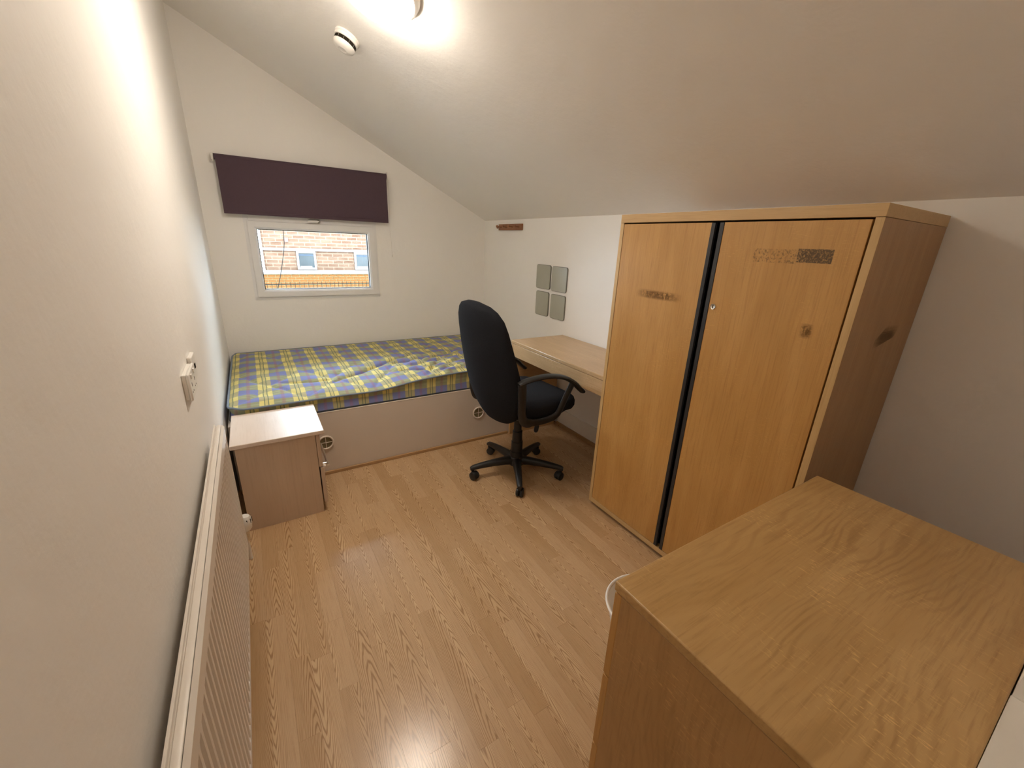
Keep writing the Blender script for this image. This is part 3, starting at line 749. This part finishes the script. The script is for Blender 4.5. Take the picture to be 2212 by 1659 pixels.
# seat cushion
rings = []
for (h, sc) in ((.0, .90), (.008, .96), (.03, 1.0), (.055, 1.0), (.075, .97), (.088, .90), (.094, .78), (.097, .55), (.098, .25)):
    rings.append([(x, y, .455 + h - .05 * max(0, (x - .14) / .15) ** 2 * .5 + .008 * abs(y / .24) ** 2 * (1 if h > .05 else 0)) for x, y in sup(.062, 0, .240 * sc, .255 * sc, 3.4, 48)])
MB().loft(rings).build('seat', M['black_fabric'], oc, angle=180)
rings = [[(x, y, z) for x, y in sup(.05, 0, .22 * s_, .22 * s_, 3.4, 40)] for z, s_ in ((.434, .80), (.440, .96), (.450, 1.0), (.459, 1.0))]
MB().loft(rings).build('seat_pan', M['black_plastic'], oc)
MB().box((-.10, -.06, .400), (.10, .06, .436)).build('mechanism', M['black_plastic'], oc, .006)
MB().tube(smooth_path([(-.06, 0, .415), (-.13, 0, .41), (-.175, 0, .43), (-.20, 0, .50), (-.215, 0, .58)], 5), .026, 10, flat=.5, upv=(1, 0, 0)).build('back_bracket', M['black_plastic'], oc)
for s_ in (-1, 1):
    Y = .268 * s_
    arm = MB().tube(smooth_path([(-.208, Y * .94, .690), (-.17, Y * .97, .704), (-.10, Y, .714), (.0, Y, .710), (.10, Y, .684), (.175, Y, .642), (.212, Y, .608), (.246, Y, .580)], 5), .0255, 14, flat=.50, upv=(.3, 0, 1)).build('armrest', M['black_plastic'], oc)
    MB().tube(smooth_path([(-.184, Y * .94, .690), (-.176, Y * .92, .61), (-.166, Y * .90, .51), (-.140, Y * .90, .462), (-.06, Y * .91, .447), (.02, Y * .93, .449), (.078, Y * .94, .468), (.100, Y * .97, .515), (.128, Y * .99, .58), (.165, Y, .650)], 5),
              [.026] * 18 + [.020] * 28, 12, flat=.62, upv=(0, 1, 0)).build('arm_frame', M['black_plastic'], arm)
MB().lathe([(.024, .42), (.024, .285), (.030, .283), (.031, .215), (.035, .213), (.036, .150), (.041, .148), (.042, .095), (.030, .080)], (0, 0, 0), (0, 0, 1), 28).build('gas_column', M['black_plastic'], oc)
MB().lathe([(.030, .050), (.046, .058), (.052, .080), (.048, .108), (.040, .116)], (0, 0, 0), (0, 0, 1), 28).build('base_hub', M['black_plastic'], oc)
MB().tube(smooth_path([(.04, -.03, .410), (.085, -.05, .395), (.11, -.06, .365), (.108, -.06, .335)], 4), .0035, 8).build('lever', M['black_plastic'], oc)
MB().loft([[(.108 + .010 * s2_ * math.cos(a) - (.335 - z) * .25, -.06 + .018 * s2_ * math.sin(a), z) for a in [2 * PI * k / 14 for k in range(14)]] for z, s2_ in ((.338, .3), (.330, .7), (.312, .95), (.290, 1.0), (.278, .8), (.273, .35))]).build('lever_paddle', M['black_plastic'], oc)
for k in range(5):
    a = math.radians(26 + 72 * k) - CROT; ca, sa = math.cos(a), math.sin(a)
    def L(r, z, t=0): return Vector((r * ca - t * sa, r * sa + t * ca, z))
    leg = MB()
    rings = []
    for (r, z, w, h_) in ((.030, .085, .030, .030), (.08, .088, .026, .026), (.16, .086, .022, .022), (.24, .080, .0185, .018), (.285, .074, .0165, .015), (.298, .070, .012, .011)):
        rings.append([L(r, z + h_ * math.sin(b) * (1 if math.sin(b) > 0 else .9), w * math.copysign(abs(math.cos(b)) ** .75, math.cos(b))) for b in [2 * PI * j / 14 for j in range(14)]])
    leg.loft(rings); lo = leg.build('base_leg', M['black_plastic'], oc)
    MB().tube([L(.283, .072), L(.283, .045)], .0085, 10).build('castor_stem', M['black_plastic'], lo)
    # twin wheel castor, swivelled
    sw = a + (0.9, 2.1, .5, 1.2, 2.6)[k]; d = Vector((math.cos(sw), math.sin(sw), 0)); c = L(.283, .0255) + Vector((-d.y, d.x, 0)) * .012
    for q in (-1, 1):
        MB().lathe([(.004, 0), (.021, 0), (.0252, .003), (.0252, .014), (.020, .0175), (.004, .018)], c + d * (q * .0035), d * q, 24).build('castor_wheel', M['black_plastic'], lo)
    hood = []
    for th in range(9):
        b = PI * .02 + th / 8 * PI * .62; e = Vector((-d.y, d.x, 0)) * math.cos(b) + Vector((0, 0, 1)) * math.sin(b)
        hood.append(c + e * .0275)
    MB().tube(hood, .019, 8, flat=.12, upv=tuple(Vector((0, 0, 1)))).build('castor_hood', M['black_plastic'], lo)

# ------------------------------------------------------------------ outside the window
FY = 7.0
bb_ = thing('brick_building', 'brown brick building across the way with white framed windows', 'building', (2, FY, -3))
box('brick_facade', (.52, FY, -3), (5.5, FY + .3, 3.6), M['brick'], bb_)
box('white_band', (.50, FY - .05, 1.022), (5.5, FY - .001, 1.075), M['outside_white'], bb_)
box('sill_band', (.50, FY - .05, .556), (5.5, FY - .001, .606), M['outside_white'], bb_)
box('corner_board', (.485, FY - .04, -3), (.519, FY + .3, 3.6), M['outside_white'], bb_)
for xa in (1.154, 2.387, 3.62):
    w_ = frame(MB(), xa, xa + .396, .62, 1.02, .044, FY - .04, FY - .001).build('window', M['outside_white'], bb_)
    box('pane', (xa + .045, FY - .02, .665), (xa + .351, FY - .002, .975), M['outside_glass'], w_)
    box('window_blind', (xa + .045, FY - .026, .925), (xa + .351, FY - .0205, .945), M['outside_blue'], w_)
    box('sill_clutter', (xa + .06, FY - .026, .665), (xa + .30, FY - .0205, .70), M['outside_white'], w_)
box('wall_sign', (.955, FY - .03, 1.20), (1.03, FY - .001, 1.295), M['outside_pink'], bb_)
gw = thing('garden_wall', 'pale yellow brick wall below the brown building', 'wall', (2, FY - .4, -3))
GY = FY - .45
box('mortar_core', (.36, GY + .004, -3), (5.5, GY + .15, .555), M['ymortar'], gw)
box('coping', (.35, GY - .03, .556), (5.5, GY + .2, .585), M['outside_white'], gw)
bm_ = bpy.data.meshes.new('brick'); q = MB().box((-.068, -.010, -.021), (.068, .006, .021)); bm_.from_pydata([tuple(v) for v in q.v], [], q.f); bm_.materials.append(M['ybrick'])
for r in range(9):
    for i in range(16):
        o = bpy.data.objects.new('brick', bm_); COL.objects.link(o); o.parent = gw
        o.location = Vector((.45 + i * .15 + (.075 if r % 2 else 0), GY + random.uniform(-.003, .003), .520 - r * .055)) - Vector((2, FY - .4, -3))
mr = thing('metal_railing', 'thin dark metal railing in front of the yellow wall', 'railing', (1.6, 5.2, -3))
box('top_rail', (.3, 5.19, .470), (3.2, 5.21, .482), M['outside_dark'], mr)
box('bottom_rail', (.3, 5.19, -.8), (3.2, 5.21, -.788), M['outside_dark'], mr)
for i in range(36): box('upright', (.30 + i * .077, 5.195, -.85), (.307 + i * .077, 5.203, .515), M['outside_dark'], mr)
tag(MB().tube(smooth_path([(.93, 6.3, 2.6), (.91, 6.3, 1.4), (.883, 6.3, 1.085), (.767, 6.3, .592), (.682, 6.3, .308), (.60, 6.3, .0)], 5), .007, 6).build('hanging_cable', M['outside_dark'], off=(.6, 6.3, 0)), 'dark cable hanging in front of the brick building', 'cable')
nb = thing('neighbouring_house', 'blue grey house end seen past the brick building', 'building', (-.5, 9, -3))
box('house_wall', (-3, 9, -3), (.52, 9.4, 3), M['outside_blue'], nb)
box('house_window', (.15, 8.97, .4), (.50, 8.999, .95), M['outside_white'], nb)
og = MB().box((-20, .6, -3.2), (25, 30, -3)).build('ground_outside', M['tarmac']); struct(og, 'grey ground outside')
